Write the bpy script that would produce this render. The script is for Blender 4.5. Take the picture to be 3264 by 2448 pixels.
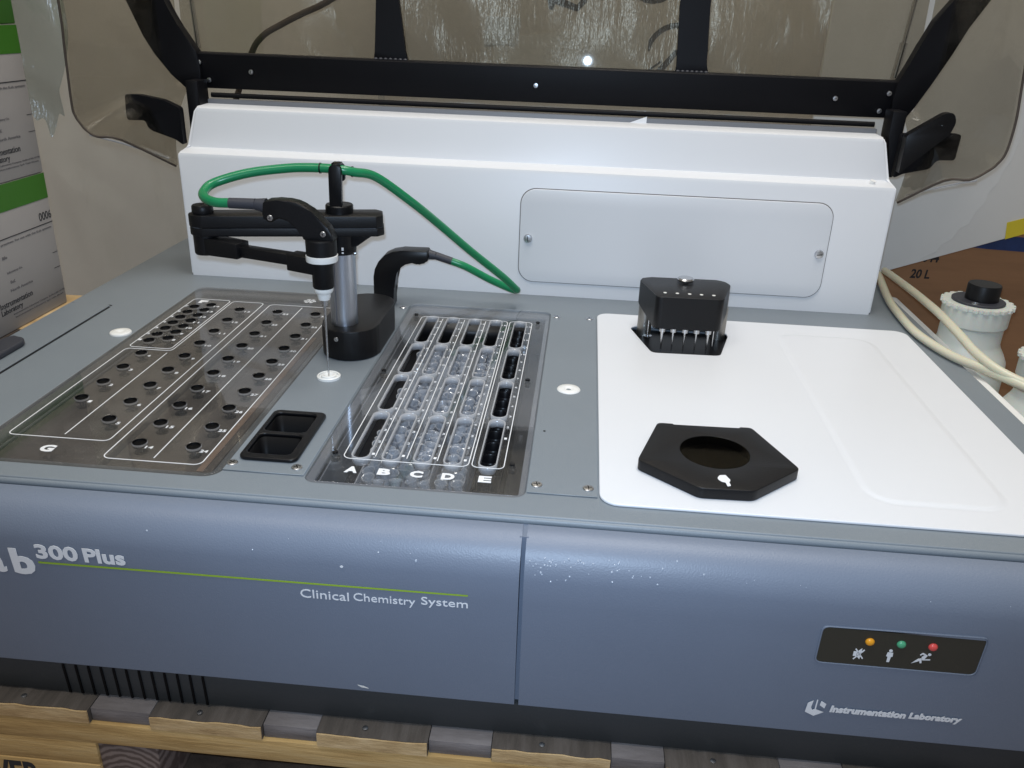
import bpy, bmesh, math, random
from mathutils import Matrix, Vector
random.seed(7)
for o in list(bpy.data.objects): bpy.data.objects.remove(o)
SC = bpy.context.scene
COL = SC.collection
PI = math.pi

# ------------------------------------------------------------------ camera
cam_d = bpy.data.cameras.new('camera'); cam = bpy.data.objects.new('camera', cam_d); COL.objects.link(cam)
cam_d.sensor_width = 36; cam_d.lens = 36*2700/3264; cam_d.clip_start = .01; cam_d.clip_end = 50
p, y, r = 0.414883199, -0.0726985646, -0.0371483333
cp, sp, cy, sy, cr, sr = math.cos(p), math.sin(p), math.cos(y), math.sin(y), math.cos(r), math.sin(r)
fw = Vector((sy*cp, cy*cp, -sp)); rt = Vector((cy, -sy, 0)); dn = fw.cross(rt)
r2 = cr*rt + sr*dn; d2 = -sr*rt + cr*dn
M = Matrix((r2, -d2, -fw)).transposed().to_4x4(); M.translation = Vector((0, 0, .32))
cam.matrix_world = M
SC.camera = cam
SC.render.resolution_x = 1024; SC.render.resolution_y = 768
SC.view_settings.view_transform = 'Standard'; SC.view_settings.look = 'None'
SC.view_settings.exposure = 0; SC.view_settings.gamma = 1; SC.view_settings.use_curve_mapping = False

# ------------------------------------------------------------------ room light
W = bpy.data.worlds.new('World'); SC.world = W; W.use_nodes = True
bg = W.node_tree.nodes['Background']; bg.inputs[0].default_value = (.78, .75, .70, 1); bg.inputs[1].default_value = .30

def area(name, loc, target, sx, sy_, power, colr):
    l = bpy.data.lights.new(name, 'AREA'); l.shape = 'RECTANGLE'; l.size = sx; l.size_y = sy_; l.energy = power; l.color = colr
    o = bpy.data.objects.new(name, l); COL.objects.link(o); o.location = loc
    o.rotation_euler = (Vector(target)-Vector(loc)).to_track_quat('-Z', 'Y').to_euler(); return o
area('ceiling_lamp', (.20, .82, 2.1), (.0, .80, 0), 1.2, .5, 24, (1, .97, .92))
area('wall_fill', (-.5, -.1, 2.2), (-.1, 1.62, .15), 1.2, .5, 17, (1, .95, .87))  # unseen fill light, added to brighten the back wall
fl = bpy.data.lights.new('phone_flash', 'SPOT'); fl.energy = 14; fl.color = (.58, .76, 1); fl.shadow_soft_size = .006
fl.spot_size = math.radians(100); fl.spot_blend = 1.0
fo = bpy.data.objects.new('phone_flash', fl); COL.objects.link(fo); fo.location = (-.006, 0, .338)
fo.rotation_euler = (Vector((-.03, .85, .02))-Vector(fo.location)).to_track_quat('-Z', 'Y').to_euler()

# ------------------------------------------------------------------ materials
MATS = {}
def nodes(name):
    m = bpy.data.materials.new(name); m.use_nodes = True; MATS[name] = m
    return m, m.node_tree.nodes, m.node_tree.links
def tex_coord(N, L, scale=(1, 1, 1)):
    tc = N.new('ShaderNodeTexCoord'); mp = N.new('ShaderNodeMapping'); mp.inputs['Scale'].default_value = scale
    L.new(tc.outputs['Object'], mp.inputs[0]); return mp.outputs[0]
def noise(N, L, vec, scale, detail=3, rough=.5):
    n = N.new('ShaderNodeTexNoise'); n.inputs['Scale'].default_value = scale; n.inputs['Detail'].default_value = detail
    n.inputs['Roughness'].default_value = rough; L.new(vec, n.inputs['Vector']); return n.outputs[0]
def ramp(N, L, fac, stops):
    c = N.new('ShaderNodeValToRGB'); e = c.color_ramp.elements
    while len(e) < len(stops): e.new(.5)
    for el, (ps, cl) in zip(e, stops): el.position = ps; el.color = tuple(cl)+(1,) if len(cl) == 3 else cl
    L.new(fac, c.inputs[0]); return c.outputs[0]
def pbr(name, col, rough=.5, metal=0, var=.06, vscale=6, bump=0, bscale=400, spec=.5, trans=0, sss=0, vec_scale=(1, 1, 1), coat=0):
    m, N, L = nodes(name); b = N['Principled BSDF']
    v = tex_coord(N, L, vec_scale)
    n = noise(N, L, v, vscale, 5, .6)
    lo = tuple(c*(1-var) for c in col); hi = tuple(min(1, c*(1+var)) for c in col)
    L.new(ramp(N, L, n, [(.3, lo), (.7, hi)]), b.inputs['Base Color'])
    b.inputs['Roughness'].default_value = rough; b.inputs['Metallic'].default_value = metal
    b.inputs['Specular IOR Level'].default_value = spec
    b.inputs['Transmission Weight'].default_value = trans
    if coat: b.inputs['Coat Weight'].default_value = coat
    if sss: b.inputs['Subsurface Weight'].default_value = sss; b.inputs['Subsurface Scale'].default_value = .01
    if bump:
        bp = N.new('ShaderNodeBump'); bp.inputs['Strength'].default_value = bump; bp.inputs['Distance'].default_value = .001
        L.new(noise(N, L, v, bscale, 2), bp.inputs['Height']); L.new(bp.outputs[0], b.inputs['Normal'])
    return m
def clear(name, tint, rough=.02, gloss=1.0, milk=0.0, ior=1.49, bump=0, bscale=30, milkcol=(.8, .82, .85), dust=0, bvec=(1, 1, 1)):
    m, N, L = nodes(name); N.remove(N['Principled BSDF']); out = N['Material Output']
    t = N.new('ShaderNodeBsdfTransparent'); t.inputs[0].default_value = tuple(tint)+(1,)
    g = N.new('ShaderNodeBsdfGlossy'); g.inputs['Roughness'].default_value = rough; g.inputs[0].default_value = (gloss,)*3+(1,)
    f = N.new('ShaderNodeLayerWeight'); f.inputs[0].default_value = .5
    pw = N.new('ShaderNodeMath'); pw.operation = 'POWER'; L.new(f.outputs['Facing'], pw.inputs[0]); pw.inputs[1].default_value = 5
    f0 = ((ior-1)/(ior+1))**2
    ma = N.new('ShaderNodeMath'); ma.operation = 'MULTIPLY_ADD'; L.new(pw.outputs[0], ma.inputs[0]); ma.inputs[1].default_value = 1-f0; ma.inputs[2].default_value = f0
    mx = N.new('ShaderNodeMixShader'); L.new(ma.outputs[0], mx.inputs[0])
    base = t.outputs[0]
    if milk:
        d = N.new('ShaderNodeBsdfDiffuse'); d.inputs[0].default_value = tuple(milkcol)+(1,)
        m2 = N.new('ShaderNodeMixShader'); m2.inputs[0].default_value = milk; L.new(base, m2.inputs[1]); L.new(d.outputs[0], m2.inputs[2]); base = m2.outputs[0]
    if dust:
        d = N.new('ShaderNodeBsdfDiffuse'); d.inputs[0].default_value = (.6, .58, .55, 1); v_ = tex_coord(N, L)
        k1 = ramp(N, L, noise(N, L, v_, 18, 6, .7), [(.42, (0, 0, 0)), (.75, (dust,)*3)])
        k2 = ramp(N, L, noise(N, L, v_, 420, 2, .5), [(.66, (0, 0, 0)), (.74, (dust*3,)*3)])
        ad_ = N.new('ShaderNodeMath'); ad_.operation = 'ADD'; L.new(k1, ad_.inputs[0]); L.new(k2, ad_.inputs[1])
        m3 = N.new('ShaderNodeMixShader'); L.new(ad_.outputs[0], m3.inputs[0]); L.new(base, m3.inputs[1]); L.new(d.outputs[0], m3.inputs[2]); base = m3.outputs[0]
    L.new(base, mx.inputs[1]); L.new(g.outputs[0], mx.inputs[2]); L.new(mx.outputs[0], out.inputs[0])
    if bump:
        bp = N.new('ShaderNodeBump'); bp.inputs['Strength'].default_value = bump; bp.inputs['Distance'].default_value = .01
        L.new(noise(N, L, tex_coord(N, L, bvec), bscale, 6, .62), bp.inputs['Height'])
        L.new(bp.outputs[0], g.inputs['Normal']); L.new(bp.outputs[0], f.inputs['Normal'])
    return m
def wood(name, c1, c2, c3, vec_scale, rough=.8):
    m, N, L = nodes(name); b = N['Principled BSDF']; v = tex_coord(N, L, vec_scale)
    n = noise(N, L, v, 14, 8, .65); L.new(ramp(N, L, n, [(.28, c1), (.5, c2), (.72, c3)]), b.inputs['Base Color'])
    b.inputs['Roughness'].default_value = rough
    bp = N.new('ShaderNodeBump'); bp.inputs['Strength'].default_value = .5; bp.inputs['Distance'].default_value = .002
    L.new(noise(N, L, v, 40, 6, .7), bp.inputs['Height']); L.new(bp.outputs[0], b.inputs['Normal'])
    return m
def powder(name, col, rough=.45):
    """sprayed grey lacquer: fine orange-peel relief with a few pale specks"""
    m, N, L = nodes(name); b = N['Principled BSDF']; v = tex_coord(N, L)
    n = noise(N, L, v, 5, 5, .6); base = ramp(N, L, n, [(.3, tuple(c*.95 for c in col)), (.7, tuple(c*1.05 for c in col))])
    vo = N.new('ShaderNodeTexVoronoi'); vo.inputs['Scale'].default_value = 70; L.new(v, vo.inputs['Vector'])
    sp_ = ramp(N, L, vo.outputs['Distance'], [(.0, (1, 1, 1)), (.035, (0, 0, 0))])
    gate = ramp(N, L, noise(N, L, v, 9, 2), [(.60, (0, 0, 0)), (.72, (.35, .35, .35))])
    mu = N.new('ShaderNodeMix'); mu.data_type = 'RGBA'; mu.blend_type = 'MULTIPLY'; mu.inputs[0].default_value = 1
    L.new(sp_, mu.inputs[6]); L.new(gate, mu.inputs[7])
    mx = N.new('ShaderNodeMix'); mx.data_type = 'RGBA'; L.new(mu.outputs[2], mx.inputs[0]); L.new(base, mx.inputs[6]); mx.inputs[7].default_value = (.7, .72, .76, 1)
    L.new(mx.outputs[2], b.inputs['Base Color']); b.inputs['Roughness'].default_value = rough
    bp = N.new('ShaderNodeBump'); bp.inputs['Strength'].default_value = .22; bp.inputs['Distance'].default_value = .0008
    L.new(noise(N, L, v, 900, 2), bp.inputs['Height']); L.new(bp.outputs[0], b.inputs['Normal'])
    return m
powder('deck_grey', (.192, .220, .246)); powder('door_grey', (.163, .194, .254), .42)
pbr('glint_pale', (.34, .39, .47), .16, spec=.9)
pbr('skirt_grey', (.030, .034, .037), .55, bump=.1)
pbr('white_lacquer', (.73, .745, .775), .38, var=.015, vscale=4, bump=.02, bscale=500)
pbr('white_plastic', (.82, .82, .80), .35, var=.02)
pbr('black_plastic', (.0055, .0055, .0065), .42, var=.15, bump=.12, bscale=700, spec=.28)
pbr('black_satin', (.005, .005, .006), .34, var=.15, bump=.05, bscale=900, spec=.28)
pbr('black_frame', (.0045, .0045, .006), .50, var=.2, bump=.08, bscale=600, spec=.16)
pbr('vial_black', (.004, .004, .005), .3, spec=.2)
pbr('dark_pit', (.016, .016, .018), .5)
pbr('well_black', (.003, .003, .0035), .5, spec=.12)
pbr('tray_floor', (.135, .125, .115), .35, var=.2, vscale=20)
pbr('sample_floor', (.008, .008, .010), .45, var=.2, vscale=20)
pbr('tray_wall', (.16, .17, .19), .45)
pbr('leg_metal', (.30, .29, .27), .42, 1, var=.1)
pbr('paper_pale', (.80, .765, .70), .5, var=.05, vscale=8)
pbr('strip_beige', (.42, .31, .24), .6, var=.1)
pbr('steel', (.62, .63, .65), .25, 1, var=.05, vscale=60)
pbr('screw_steel', (.55, .56, .58), .32, 1, var=.1, vscale=200)
pbr('brushed_pole', (.58, .62, .70), .32, 1, var=.05, vscale=30, vec_scale=(60, 60, 1))
pbr('green_hose', (.010, .22, .085), .28, var=.08, vscale=20)
pbr('grey_rubber', (.035, .037, .048), .55, bump=.1)
pbr('print_white', (.80, .81, .83), .5, var=.01)
pbr('print_green', (.30, .46, .03), .5, var=.03)
pbr('print_black', (.02, .02, .022), .6)
pbr('print_grey', (.16, .15, .15), .7)
clear('smoked_lid', (.785, .765, .72), .015, .9, dust=.03)
clear('smoked_cover', (.78, .76, .74), .03, .9, milk=.02, dust=.05)
clear('clear_cover', (.955, .96, .965), .03, .9, milk=.012, dust=.04)
clear('cover_edge', (.75, .76, .78), .1, .9, milk=.55, milkcol=(.62, .63, .66))
clear('cup_plastic', (.82, .83, .86), .12, 1.0, milk=.24, ior=1.9)
clear('rack_plastic', (.80, .81, .84), .18, 1.0, milk=.32, ior=1.45, milkcol=(.66, .67, .71))
clear('film', (.93, .935, .93), .20, 1.0, milk=.03, ior=1.6, bump=.5, bscale=9, bvec=(2.4, 1, .5))
clear('film_thick', (.82, .85, .83), .26, 1.0, milk=.09, ior=1.9, bump=1.0, bscale=12, bvec=(2, 1, .7))
clear('indicator_glass', (.42, .38, .26), .05, .8, ior=1.45)
pbr('indicator_back', (.035, .032, .022), .5)
pbr('lamp_amber', (.85, .36, .02), .25); pbr('lamp_green', (.08, .38, .20), .25); pbr('lamp_red', (.75, .09, .08), .25)
pbr('carboy', (.72, .74, .68), .42, var=.04, sss=.25); pbr('tube_silicone', (.62, .60, .46), .35, var=.06, sss=.3)
pbr('carton_white', (.37, .345, .33), .6, var=.06, vscale=7); pbr('carton_green', (.04, .165, .010), .5, var=.06)
pbr('kraft', (.37, .195, .095), .8, var=.12, vscale=5, bump=.2, bscale=60, vec_scale=(1, 1, 8))
pbr('blue_tape', (.02, .05, .17), .5, var=.3, vscale=30); pbr('yellow_tape', (.62, .50, .03), .5, var=.1)
pbr('wall_paint', (.74, .69, .61), .75, var=.08, vscale=3, bump=.3, bscale=7)
pbr('wrapped_carton', (.74, .69, .62), .6, var=.08, vscale=4, bump=.2, bscale=14)
pbr('board_white', (.80, .79, .75), .6, var=.04, vscale=3); pbr('board_paper', (.70, .70, .68), .65, var=.05, vscale=4)
pbr('floor_concrete', (.24, .22, .25), .7, var=.2, vscale=12, bump=.2, bscale=90)
pbr('cord_brown', (.055, .04, .03), .6)
wood('wood_top', (.05, .042, .035), (.085, .07, .058), (.13, .11, .095), (6, .7, 6))
wood('wood_end', (.34, .21, .09), (.54, .37, .18), (.68, .50, .28), (2, 2, 9))
wood('wood_face', (.34, .20, .065), (.53, .345, .135), (.64, .46, .22), (.8, 4, 9))
wood('wood_grey', (.11, .095, .09), (.17, .15, .145), (.24, .215, .21), (1, 4, 8))
wood('wood_dark', (.045, .032, .025), (.085, .06, .045), (.14, .10, .075), (3, 3, 8))
mm, N, L = nodes('wood_rings'); b = N['Principled BSDF']
wv = N.new('ShaderNodeTexWave'); wv.wave_type = 'RINGS'; wv.rings_direction = 'Y'; wv.inputs['Scale'].default_value = 55; wv.inputs['Distortion'].default_value = 3; wv.inputs['Detail'].default_value = 3; wv.inputs['Detail Scale'].default_value = 2
tc = N.new('ShaderNodeTexCoord'); mp = N.new('ShaderNodeMapping'); mp.inputs['Location'].default_value = (.333, 0, .262); L.new(tc.outputs['Object'], mp.inputs[0]); L.new(mp.outputs[0], wv.inputs['Vector'])
L.new(ramp(N, L, wv.outputs[1], [(.2, (.10, .07, .06)), (.8, (.22, .17, .15))]), b.inputs['Base Color']); b.inputs['Roughness'].default_value = .85

# ------------------------------------------------------------------ helpers
def link_mesh(name, me, mat, parent=None, smooth=None):
    if mat:
        me.materials.clear(); me.materials.append(MATS[mat])
    if smooth is not None:
        for pl in me.polygons: pl.use_smooth = True
        try: me.set_sharp_from_angle(angle=math.radians(smooth))
        except Exception: pass
    o = bpy.data.objects.new(name, me); COL.objects.link(o)
    if name in ('number_print', 'small_print'): o['kind'] = 'stuff'
    if parent is not None:
        o.parent = parent
        if parent.type == 'EMPTY': o.matrix_parent_inverse = Matrix.Translation(-parent.location)
    return o
def tag(o, label=None, cat=None, group=None, kind=None):
    if label: o['label'] = label
    if cat: o['category'] = cat
    if group: o['group'] = group
    if kind: o['kind'] = kind
    return o
def thing(name, label, cat, loc, group=None):
    o = bpy.data.objects.new(name, None); COL.objects.link(o); o.location = loc; o.empty_display_size = .03
    return tag(o, label, cat, group)
class MB:
    def __init__(s): s.bm = bmesh.new()
    def _bev(s, geom, w, seg=2):
        if w > 0:
            ed = list({e for f in geom for e in f.edges})
            bmesh.ops.bevel(s.bm, geom=ed, offset=w, segments=seg, profile=.5, affect='EDGES', clamp_overlap=True)
    def box(s, x0, x1, y0, y1, z0, z1, bev=0, seg=2):
        v = [s.bm.verts.new(c) for c in ((x0, y0, z0), (x1, y0, z0), (x1, y1, z0), (x0, y1, z0), (x0, y0, z1), (x1, y0, z1), (x1, y1, z1), (x0, y1, z1))]
        fs = [s.bm.faces.new([v[i] for i in q]) for q in ((0, 3, 2, 1), (4, 5, 6, 7), (0, 1, 5, 4), (1, 2, 6, 5), (2, 3, 7, 6), (3, 0, 4, 7))]
        s._bev(fs, bev, seg); return s
    def prism(s, poly, a0, a1, axis='z', bev=0, seg=2):
        """extrude a 2D polygon; axis z: (x,y), axis y: (x,z), axis x: (y,z)"""
        f3 = {'z': lambda u, v, w: (u, v, w), 'y': lambda u, v, w: (u, w, v), 'x': lambda u, v, w: (w, u, v)}[axis]
        A = [s.bm.verts.new(f3(u, v, a0)) for u, v in poly]; B = [s.bm.verts.new(f3(u, v, a1)) for u, v in poly]
        n = len(poly); fs = [s.bm.faces.new(A), s.bm.faces.new(B[::-1])]
        for i in range(n): fs.append(s.bm.faces.new((A[i], B[i], B[(i+1) % n], A[(i+1) % n])))
        s._bev(fs, bev, seg); return s
    def lathe(s, cx, cy_, prof, n=32, M=None):
        rings = []
        for rad, z in prof:
            if rad < 1e-6: rings.append([s.bm.verts.new((cx, cy_, z))])
            else: rings.append([s.bm.verts.new((cx+rad*math.cos(2*PI*i/n), cy_+rad*math.sin(2*PI*i/n), z)) for i in range(n)])
        nv = [v for q in rings for v in q]
        for a, b_ in zip(rings, rings[1:]):
            for i in range(n):
                j = (i+1) % n
                if len(a) == 1 and len(b_) == 1: continue
                if len(a) == 1: s.bm.faces.new((a[0], b_[i], b_[j]))
                elif len(b_) == 1: s.bm.faces.new((a[i], a[j], b_[0]))
                else: s.bm.faces.new((a[i], a[j], b_[j], b_[i]))
        for q, fl_ in ((rings[0], True), (rings[-1], False)):
            if len(q) > 1:
                s.bm.faces.new(q[::-1] if fl_ else q)
        if M is not None: bmesh.ops.transform(s.bm, matrix=M, verts=nv)
        return s
    def tube(s, pts, rad, n=14, sub=8, rads=None):
        P = [Vector(q) for q in pts]
        if len(P) > 2 and sub > 1:
            out = []; rr_ = []
            for i in range(len(P)-1):
                p0 = P[i-1] if i else P[0]*2-P[1]; p1 = P[i]; p2 = P[i+1]; p3 = P[i+2] if i+2 < len(P) else P[-1]*2-P[-2]
                for k in range(sub):
                    t = k/sub
                    out.append(.5*((2*p1)+(-p0+p2)*t+(2*p0-5*p1+4*p2-p3)*t*t+(-p0+3*p1-3*p2+p3)*t**3))
            out.append(P[-1]); P = out
        prev = None; up = Vector((0, 0, 1)); rings = []
        for i, q in enumerate(P):
            t = (P[min(i+1, len(P)-1)]-P[max(i-1, 0)]).normalized()
            if prev is None:
                a = t.cross(up) if abs(t.dot(up)) < .95 else t.cross(Vector((1, 0, 0)))
            else: a = prev-t*prev.dot(t)
            a.normalize(); prev = a; c = t.cross(a)
            rd = rad if rads is None else rads[0]+(rads[1]-rads[0])*i/(len(P)-1)
            rings.append([s.bm.verts.new(q+rd*(a*math.cos(2*PI*k/n)+c*math.sin(2*PI*k/n))) for k in range(n)])
        for a, b_ in zip(rings, rings[1:]):
            for k in range(n): s.bm.faces.new((a[k], a[(k+1) % n], b_[(k+1) % n], b_[k]))
        s.bm.faces.new(rings[0][::-1]); s.bm.faces.new(rings[-1]); return s
    def sheet(s, grid, thick=None):
        V = [[s.bm.verts.new(q) for q in row] for row in grid]
        for a, b_ in zip(V, V[1:]):
            for i in range(len(a)-1): s.bm.faces.new((a[i], a[i+1], b_[i+1], b_[i]))
        if thick:                          # second skin just behind the first, joined along the border
            B = [[s.bm.verts.new((v.co.x, v.co.y+thick, v.co.z)) for v in row] for row in V]
            for a, b_ in zip(B, B[1:]):
                for i in range(len(a)-1): s.bm.faces.new((a[i+1], a[i], b_[i], b_[i+1]))
            lp = V[0]+[r_[-1] for r_ in V[1:]]+V[-1][-2::-1]+[r_[0] for r_ in V[-2:0:-1]]; lq = B[0]+[r_[-1] for r_ in B[1:]]+B[-1][-2::-1]+[r_[0] for r_ in B[-2:0:-1]]
            for i in range(len(lp)): j = (i+1) % len(lp); s.bm.faces.new((lp[i], lp[j], lq[j], lq[i]))
        return s
    def mesh(s, name):
        bmesh.ops.recalc_face_normals(s.bm, faces=s.bm.faces)
        me = bpy.data.meshes.new(name); s.bm.to_mesh(me); s.bm.free(); return me
    def build(s, name, mat, parent=None, smooth=35):
        return link_mesh(name, s.mesh(name), mat, parent, smooth)
def rr(x0, y0, x1, y1, r_, n=6):
    o = []
    for cx, cy_, a in ((x1-r_, y1-r_, 0), (x0+r_, y1-r_, 90), (x0+r_, y0+r_, 180), (x1-r_, y0+r_, 270)):
        for k in range(n+1):
            t = math.radians(a+90*k/n); o.append((cx+r_*math.cos(t), cy_+r_*math.sin(t)))
    return o
def circ(cx, cy_, r_, n=28): return [(cx+r_*math.cos(2*PI*k/n), cy_+r_*math.sin(2*PI*k/n)) for k in range(n)]
def round_poly(pts, r_, n=4):
    o = []; N_ = len(pts)
    for i in range(N_):
        P = Vector(pts[i]); A = (Vector(pts[i-1])-P); B = (Vector(pts[(i+1) % N_])-P)
        d = min(r_, A.length*.45, B.length*.45); a = P+A.normalized()*d; b_ = P+B.normalized()*d
        for k in range(n+1):
            t = k/n; q = a*(1-t)**2+P*2*t*(1-t)+b_*t*t; o.append((q.x, q.y))
    return o
FLAT = lambda z: Matrix.Translation((0, 0, z))
def curve_mesh(cu):
    o = bpy.data.objects.new('tmp', cu); COL.objects.link(o)
    bpy.context.view_layer.update()
    dg = bpy.context.evaluated_depsgraph_get()
    me = bpy.data.meshes.new_from_object(o.evaluated_get(dg)); bpy.data.objects.remove(o); bpy.data.curves.remove(cu); return me
def plate(polys, depth, M, bevel=0, res=2):
    cu = bpy.data.curves.new('plate', 'CURVE'); cu.dimensions = '2D'; cu.fill_mode = 'BOTH'
    for q in polys:
        sp_ = cu.splines.new('POLY'); sp_.points.add(len(q)-1)
        for pt, (a, b_) in zip(sp_.points, q): pt.co = (a, b_, 0, 1)
        sp_.use_cyclic_u = True
    cu.extrude = depth/2-bevel; cu.bevel_depth = bevel; cu.bevel_resolution = res
    if bevel: cu.offset = -bevel
    me = curve_mesh(cu); me.transform(M @ Matrix.Translation((0, 0, depth/2)))
    bm = bmesh.new(); bm.from_mesh(me); bmesh.ops.remove_doubles(bm, verts=bm.verts, dist=1e-6); bmesh.ops.recalc_face_normals(bm, faces=bm.faces); bm.to_mesh(me); bm.free()
    return me
def plate_obj(name, polys, z0, z1, mat, parent=None, bevel=0, smooth=None):
    return link_mesh(name, plate(polys, z1-z0, FLAT(z0), bevel), mat, parent, smooth)
def text_mesh(s, x0, y0, w, h, M, depth=.0002, bold=0, shear=0):
    cu = bpy.data.curves.new('t', 'FONT'); cu.body = s; cu.size = 1; cu.extrude = .01; cu.offset = bold; cu.shear = shear; cu.resolution_u = 3
    me = curve_mesh(cu)
    xs = [v.co.x for v in me.vertices]; ys = [v.co.y for v in me.vertices]
    a, b_, c, d = min(xs), max(xs), min(ys), max(ys)
    if w is None: w = h*(b_-a)/(d-c)
    me.transform(M @ Matrix.Translation((x0, y0, 0)) @ Matrix.Diagonal((w/(b_-a), h/(d-c), depth/.02, 1)) @ Matrix.Translation((-a, -c, .01)))
    return me
def joined(name, meshes, mat, parent):
    bm = bmesh.new()
    for me in meshes: bm.from_mesh(me); bpy.data.meshes.remove(me)
    me = bpy.data.meshes.new(name); bm.to_mesh(me); bm.free()
    return link_mesh(name, me, mat, parent)
def copy_at(src, loc, parent=None, rotz=0):
    c = src.copy(); COL.objects.link(c); c.parent = parent
    if parent is not None and parent.type == 'EMPTY': c.matrix_parent_inverse = Matrix.Translation(-parent.location)
    c.location = loc; c.rotation_euler = (0, 0, rotz); return c

# ------------------------------------------------------------------ setting
tag(MB().box(-3, 3, -1.5, 1.62, -.34, -.30).build('floor', 'floor_concrete'), kind='structure')
tag(MB().box(-3, 3, 1.62, 1.70, -.30, 2.4).build('wall', 'wall_paint'), kind='structure')

# ------------------------------------------------------------------ pallet
ZT = -.1848
pal = thing('wooden_pallet', 'worn wooden pallet carrying the grey analyzer', 'pallet', (-.07, .8, -.30))
ends = random.Random(3); rng_ = []
for k in range(-2, 6):
    x0 = -.306+.1322*k+ends.uniform(-.003, .003); w = .0865+ends.uniform(-.003, .003)
    if k == -1: x0 = -.450; w = .0965
    if k == -2: x0 = -.600; w = .10
    rng_.append((x0, x0+w))
    f = .4675+ends.uniform(-.0015, .002)
    bd = MB(); nseg = 10
    top = [(x0+w*i/nseg, ZT-ends.uniform(0, .0016)) for i in range(nseg+1)]
    bd.prism(top+[(x0+w, ZT-.0137), (x0, ZT-.0137)], f, 1.28, 'y')
    o = bd.build('deck_board', 'wood_top', pal, 20)
    MB().prism([(a+.0004*(1 if i == 0 else -1 if i == nseg else 0), z-.0006) for i, (a, z) in enumerate(top)]+[(x0+w-.0004, ZT-.0134), (x0+.0004, ZT-.0134)], f-.0012, f-.00005, 'y').build('board_end', 'wood_end', o, 20)
    MB().lathe(0, 0, [(.0022, 0), (.0022, .0006), (.0012, .0009), (0, .0009)], 12, Matrix.Translation((x0+w*.42, .476, ZT-.0004))).build('nail_head', 'screw_steel', o)
MB().box(-.62, .45, .4680, .56, -.2197, ZT-.0141, .0008).build('cross_board', 'wood_face', pal)
MB().box(-.62, .45, .80, .89, -.2197, ZT-.0139, .0008).build('cross_board', 'wood_face', pal)
MB().box(-.62, .45, 1.18, 1.27, -.2197, ZT-.0139, .0008).build('cross_board', 'wood_face', pal)
rng_ = sorted(rng_)
for (a0, a1), (b0, b1) in zip(rng_, rng_[1:]):
    if b0-a1 > .004: MB().box(a1+.0005, b0-.0005, .4712, .5595, ZT-.0138, ZT-.0012, .0003).build('spacer_board', 'wood_grey', pal)
for i, xa in enumerate((-.58, -.10, .37)):
    for ya in (.50, .81, 1.18):
        MB().box(xa, xa+.075, ya, ya+.08, -.2785, -.2198, .002).build('block', 'wood_dark', pal)
MB().box(-.3526, -.304, .4705, .56, -.2785, -.2198, .0006).build('end_grain_block', 'wood_rings', pal)
MB().box(-.62, -.3528, .4682, .50, -.2424, -.2198, .0008).build('front_rail', 'wood_face', pal)
rail = MB().box(-.62, -.3528, .4672, .50, -.2785, -.2432, .001).build('front_rail', 'wood_face', pal)
XZ = lambda y_: Matrix(((1, 0, 0, 0), (0, 0, -1, y_), (0, 1, 0, 0), (0, 0, 0, 1)))     # local xy -> world xz, thickness towards -Y
joined('burnt_stamp', [text_mesh('WER', -.4560, -.272, .052, .0255, XZ(.46715), .0003, .03)], 'print_black', rail)
for ya in (.50, .81, 1.18): MB().box(-.60, .45, ya, ya+.08, -.2999, -.2787, .001).build('skid_board', 'wood_dark', pal)

# ------------------------------------------------------------------ analyzer
AN = thing('clinical_analyzer', 'grey and white clinical chemistry analyzer with smoked lid raised, on wooden pallet', 'analyzer', (-.0825, .85, -.184))
RC = (-.4530, .5215, -.2533, .9525)          # reagent cover outline
RP = (-.4440, .5295, -.2600, .9390)          # reagent pit
SCV = (-.1892, .5245, -.0267, .9395)         # sample cover outline
SPT = (-.1832, .5305, -.0310, .9240)         # sample pit
HEX = round_poly([(.0640, .8960), (.0720, .9050), (.1660, .9040), (.1705, .8900), (.1535, .8262), (.0835, .8236)], .006)
g = .0006
WELL = (-.2440, .5480, -.2030, .6275)
deck_holes = [rr(RC[0]-g, RC[1]-g, RC[2]+g, RC[3]+g, .012), rr(SCV[0]-g, SCV[1]-g, SCV[2]+g, SCV[3]+g, .010),
              rr(WELL[0], WELL[1], WELL[2], WELL[3], .004), [(.0600, .8200), (.1740, .8200), (.1740, .9080), (.0600, .9080)]]
deck = plate_obj('deck', [rr(-.5700, .5010, .4050, 1.30, .012)]+deck_holes, -.008, 0, 'deck_grey', AN, .0012)
plate_obj('tray_ledge', [rr(RC[0]-.004, RC[1]-.004, RC[2]+.004, RC[3]+.004, .012), rr(RP[0], RP[1], RP[2], RP[3], .006)], -.0120, -.0085, 'deck_grey', AN)
plate_obj('cover_seat', [rr(RC[0]-.0003, RC[1]-.0003, RC[2]+.0003, RC[3]+.0003, .012), rr(RP[0], RP[1], RP[2], RP[3], .006)], -.0085, -.0027, 'deck_grey', AN)
plate_obj('cover_seat', [rr(SCV[0]-.0003, SCV[1]-.0003, SCV[2]+.0003, SCV[3]+.0003, .010), rr(SPT[0], SPT[1], SPT[2], SPT[3], .002)], -.0090, -.0027, 'tray_wall', AN)
def pit(name, x0, y0, x1, y1, zb, zt, wallmat, floormat):
    t = .002
    o = plate_obj(name, [[(x0-t, y0-t), (x1+t, y0-t), (x1+t, y1+t), (x0-t, y1+t)], [(x0, y0), (x1, y0), (x1, y1), (x0, y1)]], zb, zt, wallmat, AN)
    MB().box(x0-t, x1+t, y0-t, y1+t, zb-.002, zb-.0001).build('pit_floor', floormat, o); return o
pit('reagent_pit', RP[0], RP[1], RP[2], RP[3], -.060, -.0121, 'tray_floor', 'tray_floor')
sp0 = pit('sample_pit', SPT[0], SPT[1], SPT[2], SPT[3], -.048, -.0091, 'sample_floor', 'sample_floor')
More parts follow.
